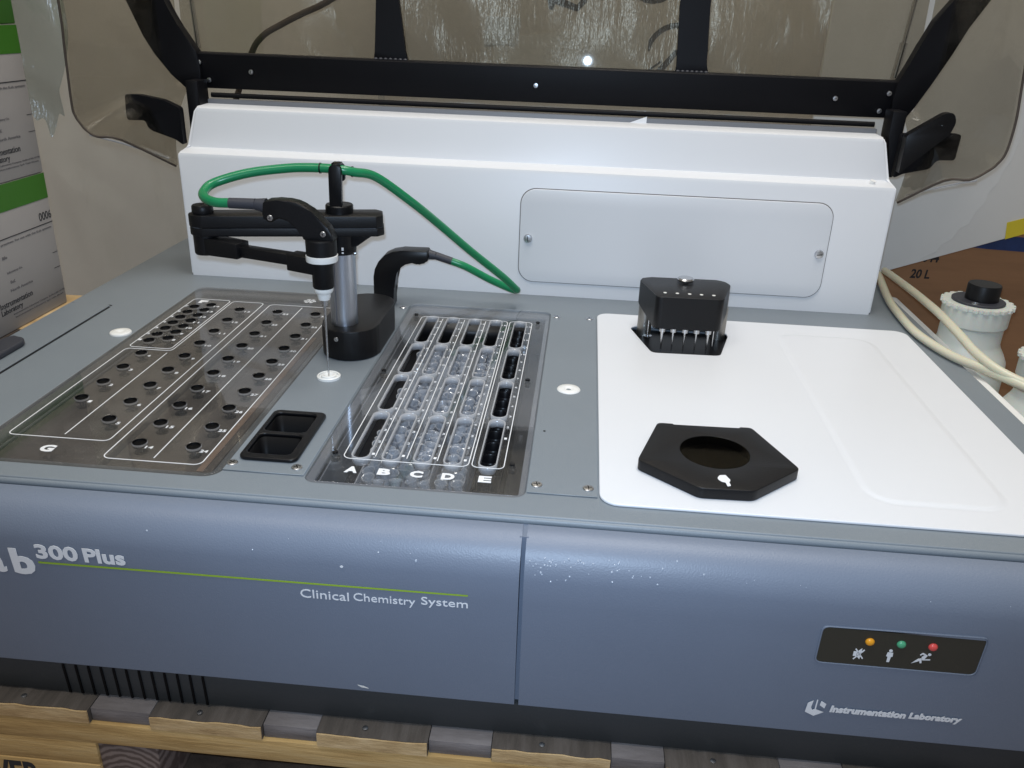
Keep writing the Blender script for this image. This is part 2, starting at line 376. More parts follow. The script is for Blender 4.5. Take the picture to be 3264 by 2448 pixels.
MB().box(SPT[0]+.0001, SPT[0]+.0012, SPT[1]+.001, SPT[3]-.04, -.0470, -.0095).build('lit_wall_plate', 'tray_wall', sp0)  # paler plate puts the light on the left wall into its colour
# deck cover plates with screws
def machine_screw(parent, x, y_, z, rad=.0042, head=.0011, cross=True, vert=False):
    b_ = MB(); b_.lathe(0, 0, [(rad, 0), (rad, head*.5), (rad*.86, head), (rad*.3, head*1.15), (0, head*1.15)], 20)
    M_ = Matrix.Translation((x, y_, z))
    if vert: M_ = M_ @ Matrix.Rotation(PI/2, 4, 'X')
    b_.bm.transform(M_)
    o = b_.build('screw', 'screw_steel', parent)
    c = MB(); a = random.uniform(0, PI); z1 = head*1.2
    for q in ((0, PI/2) if cross else (0,)):
        s_ = bmesh.new(); s_.free()
        d = MB(); d.box(-rad*.60, rad*.60, -rad*.09, rad*.09, head*.9, z1, 0); d.bm.transform(M_ @ Matrix.Rotation(a+q, 4, 'Z')); me = d.mesh('x'); c.bm.from_mesh(me); bpy.data.meshes.remove(me)
    c.build('screw_slot', 'black_plastic', o if parent.type == 'EMPTY' else parent)
    return o
def deck_plate(x0, x1):
    hs = [rr(WELL[0]-.0003, WELL[1]-.0003, WELL[2]+.0003, WELL[3]+.0003, .004)] if x0 < -.2 else []
    return plate_obj('deck_plate', [[(x0, .5305), (x1, .5305), (x1, .9290), (x0, .9290)]]+hs, .0001, .0012, 'deck_grey', AN, .0004)
pl1 = deck_plate(-.2520, -.1905); pl2 = deck_plate(-.0252, .0262)
for x, y_ in ((-.2483, .5407), (-.1985, .5407), (-.1965, .9200)): machine_screw(pl1, x, y_, .0011)
for x, y_ in ((-.0184, .5415), (.0195, .5415), (-.0188, .9195), (.0188, .9195)): machine_screw(pl2, x, y_, .0011)
MB().lathe(-.0174, .6297, [(.0011, .0010), (.0011, .00135), (0, .00135)], 14).build('pin_hole', 'well_black', pl2)
# waste well
wl = plate_obj('waste_well', [rr(-.2462, .5455, -.2008, .6295, .006), rr(-.2425, .5530, -.2078, .5858, .005), rr(-.2425, .5905, -.2078, .6245, .005)], .0013, .0045, 'black_satin', AN, .0012)
plate_obj('well_wall', [rr(-.2435, .5485, -.2035, .6270, .004), rr(-.2425, .5530, -.2078, .5858, .005), rr(-.2425, .5905, -.2078, .6245, .005)], -.050, .0012, 'well_black', wl)
MB().box(-.2438, -.2032, .5482, .6273, -.053, -.0501).build('well_floor', 'well_black', wl)
# side door on the left of the deck
sd = plate_obj('side_door', [rr(-.5660, .505, -.5205, .8690, .004)], .0001, .0011, 'deck_grey', AN, .0004)
plate_obj('door_gap', [[(-.5205, .505), (-.5182, .505), (-.5182, .8640), (-.5205, .8640)], ], .00005, .0004, 'black_plastic', sd)
plate_obj('door_gap', [[(-.5660, .8690), (-.5215, .8690), (-.5190, .8672), (-.5186, .8684), (-.5213, .8704), (-.5660, .8704)]], .00005, .0005, 'black_plastic', sd)
hp = round_poly([(-.5600, .60), (-.5600, .7390), (-.5540, .7480), (-.5480, .7450), (-.5420, .7440), (-.5365, .7370), (-.5365, .60)], .004)
plate_obj('handle', [hp], .0012, .0075, 'grey_rubber', AN, .002)
# wash ports
def wash_port(x, y_, rad, cup):
    if cup: pr = [(rad, .0012), (rad, .0032), (rad*.90, .0040), (rad*.82, .0036), (rad*.80, .0016), (rad*.66, .0016), (rad*.64, .0040), (rad*.56, .0046), (rad*.40, .0042), (rad*.22, .0020), (0, .0020)]
    else: pr = [(rad, .0), (rad, .0012), (rad*.93, .0022), (rad*.5, .0026), (rad*.36, .0024), (rad*.20, .0012), (0, .0010)]
    return MB().lathe(x, y_, pr, 40).build('wash_port', 'white_plastic', AN, 50)
wash_port(-.4662, .7880, .0107, False); wash_port(-.2231, .7091, .0109, True); o = wash_port(.0004, .7180, .0109, False)
# front doors : rounded shoulder profile swept along X
prof = [(.4990, -.0065), (.4965, -.0042), (.492, -.0040), (.4860, -.0052), (.4805, -.0082), (.4757, -.0128), (.4720, -.0185), (.4696, -.0245), (.4682, -.0310), (.4690, -.0500), (.4720, -.0880), (.4782, -.1500), (.4800, -.1520), (.4860, -.1520), (.4990, -.1400)]
dl = MB().prism(prof, -.5690, -.0245, 'x').build('front_door', 'door_grey', AN, 30)
dr = MB().prism(prof, -.0213, .4040, 'x').build('front_door', 'door_grey', AN, 30)
tag(dl, 'left front door with printed lettering and a green line'); tag(dr, 'right front door with indicator window')
MB().box(-.5700, .4050, .5005, 1.30, -.183, -.0082).bm.free()
bd = MB()                                         # body shell behind the doors, open at the top for the trays
bd.box(-.5700, .4050, .5010, .5190, -.1520, -.0085); bd.box(-.5700, -.5560, .5192, 1.30, -.1520, -.0085); bd.box(.3910, .4050, .5192, 1.30, -.1520, -.0085); bd.box(-.5558, .3908, 1.28, 1.30, -.1520, -.0085)
bd.build('body_shell', 'deck_grey', AN)
MB().tube([(-.5640, .5020, -.0042), (.4000, .5020, -.0042)], .0032, 12, 1).build('edge_bead', 'deck_grey', AN)
MB().box(-.0262, -.0200, .4835, .5000, -.1500, -.0060).build('door_gap_strip', 'door_grey', AN)
sk = MB().prism([(.4815, -.1528), (.4835, -.1840), (1.29, -.1840), (1.29, -.1528)], -.5660, .4010, 'x', .001).build('base_skirt', 'skirt_grey', AN)
for k in range(12):
    x = -.3752+k*.01012
    MB().prism([(.4812, -.1530), (.4808, -.1560), (.4826, -.1838), (.4840, -.1838), (.4840, -.1530)], x-.0009, x+.0009, 'x').build('vent_slot', 'well_black', sk)
# lettering on the doors: frame that follows the sloped face
kf = .010/.126; th = math.atan(kf)
def FACE(off=.0004):
    o0 = Vector((0, .468-kf*.025, 0)); ux = Vector((1, 0, 0)); uz = Vector((0, -kf, 1)).normalized(); nn = ux.cross(uz)
    o0 = o0+nn*off
    # local (x, z-height) measured along world z
    uz2 = Vector((0, -kf, 1))
    return Matrix(((ux.x, uz2.x, nn.x, o0.x), (ux.y, uz2.y, nn.y, o0.y), (ux.z, uz2.z, nn.z, o0.z), (0, 0, 0, 1)))
F_ = FACE(.0011)
joined('lettering', [text_mesh('IL', -.4430, -.0612, .0330, .0225, F_, .0003, .035), text_mesh('a', -.4065, -.0610, .0150, .0150, F_, .0003, .04), text_mesh('b', -.3862, -.0614, .0168, .0232, F_, .0003, .04)], 'print_white', dl)
joined('lettering', [text_mesh('300', -.3662, -.0457, .0312, .0128, F_, .0003, .032), text_mesh('Plus', -.3308, -.0457, .0300, .0125, F_, .0003, .032)], 'print_white', dl)
joined('green_line', [plate([[(-.3660, -.0500), (-.0590, -.0478), (-.0590, -.0466), (-.3660, -.0485)]], .0003, F_)], 'print_green', dl)
joined('lettering', [text_mesh('Clinical', -.1770, -.0611, .0345, .0077, F_, .0003, 0), text_mesh('Chemistry', -.1392, -.0622, .0435, .0091, F_, .0003, 0), text_mesh('System', -.0915, -.0606, .0325, .0091, F_, .0003, 0)], 'print_white', dl)
joined('paint_chip', [plate([round_poly([(-.1472, -.0305), (-.1458, -.0295), (-.1446, -.0306), (-.1455, -.0318), (-.1468, -.0315)], .0006)], .0002, FACE(.0009))], 'print_white', dl)
joined('paint_chip', [plate([round_poly([(-.1420, -.1432), (-.1370, -.1440), (-.1330, -.1462), (-.1390, -.1455)], .0008)], .0002, FACE(.0006))], 'board_white', dl)
# maker's mark
lg = [[(.1826, -.1284), (.1832, -.1197), (.1866, -.1170), (.1860, -.1235), (.1873, -.1262), (.1888, -.1254), (.1889, -.1156), (.1896, -.1160), (.1897, -.1252), (.1955, -.1273), (.1892, -.1318)], [(.1915, -.1208), (.1921, -.1168), (.1958, -.1192), (.1952, -.1236)]]
joined('maker_mark', [plate([q], .0003, F_) for q in lg], 'print_white', dr)
joined('lettering', [text_mesh('Instrumentation', .1992, -.1268, .0523, .0064, F_, .0003, .05, .12), text_mesh('Laboratory', .2535, -.1278, .0360, .0074, F_, .0003, .05, .12)], 'print_white', dr)
# indicator window
WN = round_poly([(.1800, -.0478), (.2852, -.0466), (.2858, -.0794), (.1805, -.0794)], .0045, 5)
iw = link_mesh('indicator_window', plate([WN], .0005, FACE(.0009)), 'indicator_back', AN)
big = [(.232+(a-.232)*1.022, -.0630+(b_+.0630)*1.06) for a, b_ in WN]
link_mesh('window_rim', plate([big, WN], .0016, FACE(.0004), .0005), 'door_grey', iw, 40)
for x, mname in ((.2120, 'lamp_amber'), (.2325, 'lamp_green'), (.2530, 'lamp_red')):
    lb = MB(); lb.lathe(0, 0, [(.0030, 0), (.0030, .0006), (.0024, .0016), (.0012, .0022), (0, .0023)], 20)
    lb.bm.transform(FACE(.0014) @ Matrix.Translation((x, -.0575, 0))); lb.build('indicator_lamp', mname, iw, 60)
def poly_print(polys, M_): return [plate([q], .0003, M_) for q in polys]
I_ = FACE(.00145)
ic = [[(.2036, -.0672), (.2036, -.0712), (.2058, -.0712), (.2058, -.0672)], [(.2061, -.0671), (.2061, -.0713), (.2085, -.0738), (.2085, -.0640)],
      [(.2041, -.0738), (.2047, -.0745), (.2106, -.0655), (.2100, -.0649)], [(.2041, -.0652), (.2047, -.0645), (.2108, -.0728), (.2102, -.0735)]]
joined('mute_icon', poly_print(ic, I_), 'print_white', iw)
ic = [circ(.2272, -.0640, .0012, 10), [(.2256, -.0656), (.2290, -.0656), (.2294, -.0690), (.2284, -.0694), (.2282, -.0742), (.2264, -.0742), (.2262, -.0694), (.2251, -.0690)]]
joined('standing_icon', poly_print(ic, I_), 'print_white', iw)
ic = [circ(.2526, -.0645, .0011, 10), [(.2492, -.0640), (.2516, -.0655), (.2502, -.0690), (.2540, -.0686), (.2540, -.0695), (.2490, -.0700), (.2480, -.0672), (.2492, -.0660)], [(.2465, -.0652), (.2484, -.0634), (.2500, -.0650), (.2492, -.0656), (.2483, -.0646), (.2468, -.0660)], [(.2424, -.0736), (.2462, -.0692), (.2484, -.0684), (.2486, -.0700), (.2492, -.0726), (.2480, -.0728), (.2474, -.0708)]]
joined('running_icon', poly_print(ic, I_), 'print_white', iw)

# rear housing
HL, HR = -.4847, .3555
hp_ = [(1.0000, .0001), (1.0000, .1470), (1.0016, .1508), (1.0052, .1524), (1.0245, .1540), (1.0262, .1560), (1.0315, .1960), (1.0330, .1998), (1.0368, .2016), (1.0650, .2022), (1.0650, .0001)]
hb = MB().prism(hp_, HL, HR, 'x'); 
for v in hb.bm.verts:                       # the upper storey is a little narrower than the lower one
    if v.co.z > .1545:
        t = min(1, (v.co.z-.1545)/.04); ins = .0045+.0085*t
        v.co.x += ins if v.co.x < -.065 else -ins
bmesh.ops.bevel(hb.bm, geom=[e for e in hb.bm.edges if len(e.link_faces) == 2 and any(len(f.verts) > 6 for f in e.link_faces)], offset=.0022, segments=3, affect='EDGES')
rh = hb.build('rear_housing', 'white_lacquer', AN, 40)
MB().box(HL+.016, HR-.014, 1.0652, 1.0740, .150, .2075, .001).build('grey_strip', 'tray_wall', rh)
MB().tube([(HL+.018, 1.0745, .2115), (HR-.016, 1.0745, .2115)], .0030, 12, 1).build('hinge_rod', 'black_frame', rh)
MB().tube([(.3305, 1.013, .153), (.3312, 1.012, .1565)], .0032, 10, 1).build('plug', 'white_plastic', rh)
link_mesh('paper_corner', plate([[(.0520, .2022), (.0720, .2022), (.0720, .2098)]], .0004, XZ(1.0640)), 'print_white', rh)
ap = link_mesh('access_panel', plate([rr(-.0700, .0180, .2905, .1300, .018, 8)], .0022, XZ(.99995), .0007), 'white_lacquer', AN, 40)
link_mesh('panel_shadow_gap', plate([rr(-.0709, .0171, .2914, .1309, .0185, 8), rr(-.0700, .0180, .2905, .1300, .018, 8)], .0004, XZ(.99995)), 'print_grey', ap)
for x in (-.0601, .2819):
    o = machine_screw(ap, x, .9977, .0712, .0052, .0030, False, True)

# lid frame: beam, bars, arms, brackets
CX = -.065
bm_ = MB().prism([(1.0790, .2188), (1.0760, .2590), (1.0790, .2608), (1.0950, .2608), (1.0950, .2188)], -.4860, .3605, 'x', .0008).build('lid_beam', 'black_frame', AN)
for x, z in ((-.4144, .2400), (-.0632, .2385), (.2899, .2385), (-.4790, .2490), (-.4690, .2285), (.3500, .2465), (.3430, .2265)):
    machine_screw(bm_, x, 1.0768-(z-.2385)*.075, z, .0030, .0016, False, True)
TL = math.tan(math.radians(3.2))
for (a0, a1, b0, b1) in ((-.2622, -.2200, -.2620, -.2310), (.1015, .1405, .0955, .1345)):
    q = MB(); zt = .70
    A = [(a0, .2600), (a1, .2600), (a1-.0035, .2700), (b1, .3300), (b1, zt), (b0+.004, zt), (b0+.004, .3300), (a0+.0015, .2700)]
    q.prism(A, 1.0830, 1.0890, 'y', .0006)
    for v in q.bm.verts: v.co.y += (v.co.z-.26)*TL
    bar = q.build('lid_bar', 'black_frame', AN)
    w_ = MB()
    for k in range(7):
        x = a0+.003+(a1-a0-.006)*k/6; w_.lathe(0, 0, [(.0024, -.0012), (.0028, 0), (.0016, .0012), (0, .0015)], 8, Matrix.Translation((x, 1.0822, .2612)))
    w_.build('weld_seam', 'grey_rubber', bar)
aL = [(-.4790, .2180), (-.4983, .2186), (-.5150, .2340), (-.5336, .2569), (-.5440, .2760), (-.5519, .2954), (-.5700, .3400), (-.6000, .4200), (-.5500, .4300), (-.5180, .3300), (-.5100, .3080), (-.4993, .2902), (-.4800, .2620), (-.4770, .2400)]
aR = [(.3560, .2150), (.3706, .2157), (.3810, .2330), (.3937, .2577), (.4090, .2900), (.4212, .3193), (.4377, .3489), (.4900, .4300), (.4450, .4400), (.3990, .3477), (.3834, .3261), (.3734, .3010), (.3650, .2790), (.3561, .2590), (.3545, .2400)]
for q, tx in ((aL, 'left'), (aR, 'right')):
    MB().prism(q, 1.0720, 1.0880, 'y', .0012).build('lid_arm', 'black_frame', AN)
# hinge cheeks between housing and beam
MB().prism([(-.4845, .1560), (-.4845, .2300), (-.4690, .2300), (-.4690, .2020), (-.4720, .1560)], 1.0420, 1.0715, 'y', .0015).build('hinge_cheek', 'black_frame', AN)
MB().prism([(.3620, .1560), (.3640, .2300), (.3480, .2300), (.3480, .2020), (.3580, .1560)], 1.0420, 1.0715, 'y', .0015).build('hinge_cheek', 'black_frame', AN)
bl = round_poly([(-.5492, .2133), (-.5325, .2136), (-.5030, .2088), (-.4836, .2004), (-.4836, .1572), (-.4937, .1640), (-.5201, .1723), (-.5252, .1753), (-.5282, .1843), (-.5490, .1838), (-.5513, .1869)], .003)
MB().prism(bl, 1.0180, 1.0280, 'y', .001).build('hinge_bracket', 'black_frame', AN)
br = round_poly([(.3560, .1587), (.3658, .1641), (.3939, .1708), (.3996, .1809), (.4192, .1815), (.4202, .2100), (.4036, .2110), (.3560, .2080)], .003)
MB().prism(br, 1.0220, 1.0310, 'y', .001).build('hinge_bracket', 'black_frame', AN)
lv = round_poly([(.3560, .2080), (.3931, .2335), (.4015, .2340), (.4060, .2246), (.4019, .2109), (.3660, .1760), (.3560, .1650)], .004)
MB().prism(lv, 1.0080, 1.0200, 'y', .0015).build('latch_lever', 'black_satin', AN)
# smoked lid: moulded shell, standing open
RY = .92; k_ = RY/1.05
def rim_pts(side):
    L_ = [(-.6320, .3133), (-.6340, .2613), (-.6368, .1961), (-.6347, .1812), (-.6300, .1730), (-.6233, .1647), (-.6103, .1575)] if side < 0 else [(.4790, .3300), (.4832, .2702), (.4873, .2266), (.4861, .1917), (.4800, .1770), (.4711, .1678), (.4527, .1565)]
    out = []
    for x, z in L_: out.append(Vector((x*k_, RY, .32+(z-.32)*k_)))
    return out
lidt = .0035
def lid_shell():
    b_ = MB(); s = b_.bm
    def backp(x, z): return Vector((x, 1.0960+(z-.26)*TL, z))
    for side in (-1, 1):
        rp = rim_pts(side); xo = rp[0].x
        rp = [Vector((xo+side*.012, RY+.02, .80))]+[Vector((xo+side*.004, RY+.006, .50))]+rp
        rp.append(Vector((rp[-1].x-side*.020, RY+.012, rp[-1].z-.004))); rp.append(Vector((-.4900 if side < 0 else .3605, 1.004, .1345)))
        xb = -.515 if side < 0 else .391
        bp = [backp(xb, .80), backp(xb, .50), backp(xb, .36), backp(xb, .30), backp(xb, .25), backp(xb, .235), backp(xb, .228), backp(xb-side*.002, .224), backp(xb-side*.006, .222), backp(xb-side*.008, .221), backp(xb-side*.010, .220)]
        nr = 6; grid = []
        for a, c in zip(rp, bp):
            row = []
            for k in range(nr+1):
                t = k/nr; q = a*(1-t)+c*t
                bul = math.sin(PI*t)*.012; q = q+Vector((side*bul, bul*.5, 0)); row.append(s.verts.new(q))
            grid.append(row)
        for a, c in zip(grid, grid[1:]):
            for i in range(nr): s.faces.new((a[i], a[i+1], c[i+1], c[i]) if side < 0 else (a[i+1], a[i], c[i], c[i+1]))
    zs = [.2195, .26, .30, .40, .50, .80]; xs = [-.505, -.30, -.10, .10, .25, .381]
    V = [[s.verts.new(backp(x, z)) for x in xs] for z in zs]
    for a, c in zip(V, V[1:]):
        for i in range(len(xs)-1): s.faces.new((a[i], a[i+1], c[i+1], c[i]))
    bmesh.ops.recalc_face_normals(s, faces=s.faces)
    bmesh.ops.solidify(s, geom=list(s.faces), thickness=lidt)
    return b_.build('smoked_lid', 'smoked_lid', AN, 40)
lid = lid_shell()
for side in (-1, 1):
    rp = rim_pts(side); xo = rp[0].x
    rp = [Vector((xo+side*.004, RY+.006, .50))]+rp+[Vector((rp[-1].x-side*.020, RY+.012, rp[-1].z-.004)), Vector((-.4900 if side < 0 else .3605, 1.004, .1345))]
    MB().tube([tuple(q) for q in rp], .0013, 8, 4).build('lid_edge', 'cord_brown', lid)
for q in ([(-.5490, .930, .1775), (-.5270, .960, .1650), (-.4960, 1.000, .1440)], [(.4080, .930, .1750), (.3930, .960, .1640), (.3660, 1.000, .1440)]):
    MB().tube(q, .0011, 8, 4).build('lid_fold', 'cover_edge', lid)
# gas springs seen through the lid
MB().tube([(-.5010, 1.128, .2630), (-.5150, 1.150, .36), (-.5290, 1.17, .46)], .0032, 12, 1).build('gas_spring', 'steel', AN)
gs = MB().tube([(.3690, 1.128, .2600), (.3745, 1.135, .3000)], .0048, 12, 1).build('gas_spring', 'steel', AN)
MB().tube([(.3746, 1.1352, .3005), (.3920, 1.160, .4400)], .0030, 12, 1).build('gas_spring_rod', 'steel', gs)

# white worktop on the right with hexagonal opening
wt_hole = round_poly([(.0640, .8960), (.0720, .9050), (.1660, .9040), (.1705, .8900), (.1535, .8262), (.0835, .8236)], .006)
wt = plate_obj('white_worktop', [rr(.0275, .5210, .3750, .9400, .014), wt_hole], .0002, .0024, 'white_lacquer', AN, .0008)
rf = MB(); prev_ = None
for k in range(9):
    d = .0075*k/8; z = .00245+.0009*(.5-.5*math.cos(PI*k/8)); q = [rf.bm.verts.new((a, b_, z)) for a, b_ in rr(.2215+d, .5480+d, .3285-d, .9060-d, .024-d, 10)]
    if prev_:
        for i in range(len(q)): rf.bm.faces.new((prev_[i], prev_[(i+1) % len(q)], q[(i+1) % len(q)], q[i]))
    prev_ = q
rf.bm.faces.new(prev_); rf.build('raised_field', 'white_lacquer', wt, 60)
MB().prism([(a, b_) for a, b_ in [(.0605, .8205), (.1735, .8205), (.1735, .9075), (.0605, .9075)]], -.0084, -.0035).build('well_plate', 'black_satin', AN)
# washer block over the opening
wbp = round_poly([(.0848, .8380), (.1520, .8400), (.1672, .8960), (.1600, .9130), (.0770, .9100), (.0690, .8980)], .006, 4)
wb = MB().prism(wbp, .0235, .0575, 'z', .0012)
for v in wb.bm.verts:
    if v.co.z < .03 and v.co.x < .0830 and v.co.y > .842: v.co.z += .0085
    if v.co.z < .03 and v.co.y > .86: v.co.z += .004
wash = wb.build('washer_block', 'black_plastic', AN, 30)
MB().lathe(.1185, .8970, [(.0035, .0576), (.0035, .0590), (.0088, .0592), (.0092, .0612), (.0080, .0628), (.0040, .0634), (0, .0635)], 28).build('thumb_screw', 'steel', wash)
for x in (.0935, .1061, .1187, .1309, .1435): MB().lathe(x, .8540, [(.0018, .0576), (.0018, .0580), (0, .0580)], 12).build('port_mark', 'board_white', wash)
for i, x in enumerate((.0940, .1053, .1172, .1290, .1410)):
    nd = MB().lathe(x, .8440, [(.0032, .0190), (.0032, .0236), (0, .0236)], 16).build('needle_nut', 'screw_steel', wash)
    sp_ = .0012 if i in (0, 4) else .0004
    q = MB(); q.lathe(x, .8440, [(.0006, -.0060), (.0017 if i == 0 or i == 4 else .0011, .0189), (0, .0189)], 10); q.build('needle', 'steel', nd)
MB().lathe(.1465, .8430, [(.0005, .006), (.0005, .0235)], 8).build('needle', 'steel', wash)
for x, y_ in ((.0790, .8930), (.1600, .8950)):
    MB().lathe(x, y_, [(.0078, -.0034), (.0078, .0330), (0, .0330)], 28).build('support_leg', 'leg_metal', wash)
MB().lathe(.0815, .8700, [(.0046, .0030), (.0046, .0038), (.0006, .0042), (.0006, .0320)], 16).build('catch_pin', 'steel', wash)
# hinged side shelf on the right of the analyzer
plate_obj('side_shelf', [rr(.4052, .56, .4190, 1.10, .006)], -.014, -.005, 'white_plastic', AN, .002)

# ------------------------------------------------------------------ sampling arm
ped = []
for k in range(13): t = PI+PI*k/12; ped.append((-.2190+.0285*math.cos(t), .7775+.0285*math.sin(t)))
for k in range(13): t = PI*k/12; ped.append((-.2190+.0285*math.cos(t), .8460+.0285*math.sin(t)))
pd = MB().prism(ped, .0014, .0317, 'z', .0016).build('arm_pedestal', 'black_plastic', AN, 30)
machine_screw(pd, -.2265, .7500, .0235, .0022, .0010, False, True)
po = MB().lathe(-.2250, .7770, [(.0131, .0318), (.0131, .1040), (0, .1040)], 40).build('arm_pole', 'brushed_pole', AN)
MB().box(-.2300, -.2296, .7636, .7650, .034, .103).build('pole_scale_line', 'print_grey', po)
PC = Vector((-.2220, .7740)); EC = Vector((-.3430, .7440)); ad = (PC-EC).normalized(); an_ = Vector((-ad.y, ad.x))
def armplan(w0, w1, ext):
    P = []
    for k in range(13):
        t = PI/2+PI*k/12; q = EC+ad*(w1*math.cos(t))+an_*(w1*math.sin(t)); P.append((q.x, q.y))
    e = PC+ad*ext
    for q in (e-an_*w0*.95-ad*.006, e-an_*w0*.55, e+an_*w0*.55, e+an_*w0*.95-ad*.006): P.append((q.x, q.y))
    return P
ua = MB().prism(armplan(.0172, .0130, .0380), .1302, .1414, 'z', .0010).build('upper_arm', 'black_plastic', AN, 30)
MB().prism(armplan(.0170, .0126, .0388), .1225, .1299, 'z', .0010).build('arm_underside', 'black_plastic', ua, 30)
MB().prism(armplan(.0160, .0118, .0370), .1298, .1303, 'z').build('arm_seam', 'tray_wall', ua, 30)
cl = MB(); cl.lathe(-.2250, .7770, [(.0142, .1030), (.0146, .1110), (.0150, .1224), (0, .1224)], 32)
cl.prism([(-.2250, .1224), (-.1925, .1224), (-.2080, .1110), (-.2250, .1080)], .7690, .7850, 'y', .001)
col_ = cl.build('pole_collar', 'black_satin', AN, 30)
for z in (.1055, .1085, .1100): MB().box(-.2205, -.2187, .7620, .7632, z, z+.0011).build('scale_mark', 'print_white', col_)
machine_screw(col_, -.2085, .7660, .1058, .0018, .0035, False, True)
MB().lathe(-.2250, .7770, [(.0130, .1415), (.0130, .1480), (.0122, .1490), (0, .1490)], 32).build('pole_hub', 'black_satin', ua)
gp = MB()
gp.prism(round_poly([(-.2310, .1470), (-.2195, .1470), (-.2185, .1800), (-.2192, .1850), (-.2245, .1882), (-.2298, .1850), (-.2305, .1800)], .003), .7655, .7695, 'y', .0010)
gp.prism(round_poly([(-.2305, .1700), (-.2190, .1700), (-.2185, .1800), (-.2192, .1850), (-.2245, .1882), (-.2298, .1850), (-.2305, .1800)], .003), .7785, .7815, 'y', .0008)
gp.box(-.2285, -.2205, .7690, .7790, .1855, .1878, .0006)
gp.build('cable_guide', 'black_satin', ua, 30)
MB().lathe(EC.x, EC.y, [(.0092, .1415), (.0096, .1425), (.0094, .1480), (.0084, .1492), (0, .1493)], 28).build('elbow_knob', 'black_plastic', ua, 40)
fa = MB(); PB = Vector((-.2231, .7091)); fd = (PB-EC).normalized(); fn = Vector((-fd.y, fd.x))
def seg(b_, s0, s1, w, z0, z1, z0b=None, z1b=None, bev=.0010):
    P = [EC+fd*s0-fn*w, EC+fd*s1-fn*w, EC+fd*s1+fn*w, EC+fd*s0+fn*w]; s = b_.bm
    z0b = z0 if z0b is None else z0b; z1b = z1 if z1b is None else z1b
    lo = [s.verts.new((q.x, q.y, z)) for q, z in zip(P, (z0, z0b, z0b, z0))]; hi = [s.verts.new((q.x, q.y, z)) for q, z in zip(P, (z1, z1b, z1b, z1))]
    fs = [s.faces.new(lo[::-1]), s.faces.new(hi)]+[s.faces.new((lo[i], lo[(i+1) % 4], hi[(i+1) % 4], hi[i])) for i in range(4)]
    b_._bev(fs, bev)
fa.lathe(EC.x, EC.y, [(.0100, .1040), (.0108, .1052), (.0108, .1224), (0, .1224)], 28)
seg(fa, .004, .0410, .0092, .1045, .1205, .1050, .1190); seg(fa, .0405, .0940, .0058, .1062, .1160, .1058, .1158); seg(fa, .0930, .1230, .0085, .1020, .1165, .1010, .1165)
fa.lathe(PB.x, PB.y, [(.0086, .0886), (.0094, .0900), (.0096, .1130), (0, .1130)], 32)
forearm = fa.build('forearm', 'black_plastic', AN, 30)
ph = MB(); ph.lathe(PB.x, PB.y, [(.0134, .1190), (.0136, .1320), (.0130, .1330), (0, .1330)], 36)
gk = [(-.2715, .1525), (-.2700, .1632), (-.2666, .1650), (-.2580, .1658), (-.2482, .1658), (-.2410, .1645), (-.2355, .1622), (-.2290, .1580), (-.2230, .1526), (-.2147, .1445), (-.2115, .1385), (-.2100, .1325), (-.2365, .1325), (-.2380, .1380), (-.2410, .1430), (-.2485, .1503), (-.2571, .1525), (-.2600, .1500), (-.2640, .1470), (-.2680, .1480), (-.2700, .1510)]
ph.prism(gk, .7020, .7162, 'y', .0012)
head = ph.build('probe_head', 'black_plastic', AN, 30)
for x, z in ((-.2645, .1503), (-.2188, .1385)): machine_screw(head, x, .7021, z, .0026, .0009, True, True)
MB().lathe(PB.x, PB.y, [(.0138, .1132), (.0140, .1140), (.0140, .1185), (.0130, .1189), (0, .1189)], 36).build('white_collar', 'white_plastic', head)
MB().lathe(PB.x, PB.y, [(.0052, .0776), (.0058, .0800), (.0062, .0830), (.0082, .0850), (.0086, .0870), (.0084, .0885), (0, .0885)], 28).build('probe_tip', 'white_plastic', head)
MB().lathe(PB.x, PB.y, [(.0009, .0020), (.0010, .0400), (.0013, .0700), (.0028, .0715), (.0030, .0775), (0, .0775)], 14).build('sampling_needle', 'steel', head)
def sleeve(a, b_, c, r0, r1):
    q = MB(); q.tube([a, b_], r0, 16, 1, rads=(r0, r0*1.05)); q.tube([b_, c], r1, 16, 1, rads=(r0*1.05, r1)); return q.build('hose_sleeve', 'grey_rubber', AN, 50)
sleeve((-.3022, .7092, .1597), (-.2790, .7092, .1600), (-.2700, .7092, .1590), .0046, .0066)
g2 = [(-.2308, .0014), (-.2308, .0356), (-.2290, .0450), (-.2245, .0540), (-.2171, .0620), (-.2080, .0665), (-.1973, .0684), (-.1689, .0692), (-.1662, .0640), (-.1680, .0569), (-.1720, .0562), (-.1745, .0545), (-.1775, .0528), (-.1800, .0545), (-.1857, .0559), (-.1940, .0535), (-.2006, .0485), (-.2045, .0420), (-.2058, .0360), (-.2062, .0240), (-.2080, .0225), (-.2080, .0014)]
MB().prism(g2, .9200, .9400, 'y', .0016).build('hose_elbow', 'black_satin', AN, 30)
sleeve((-.1416, .9300, .0568), (-.1600, .9300, .0622), (-.1680, .9300, .0632), .0043, .0058)

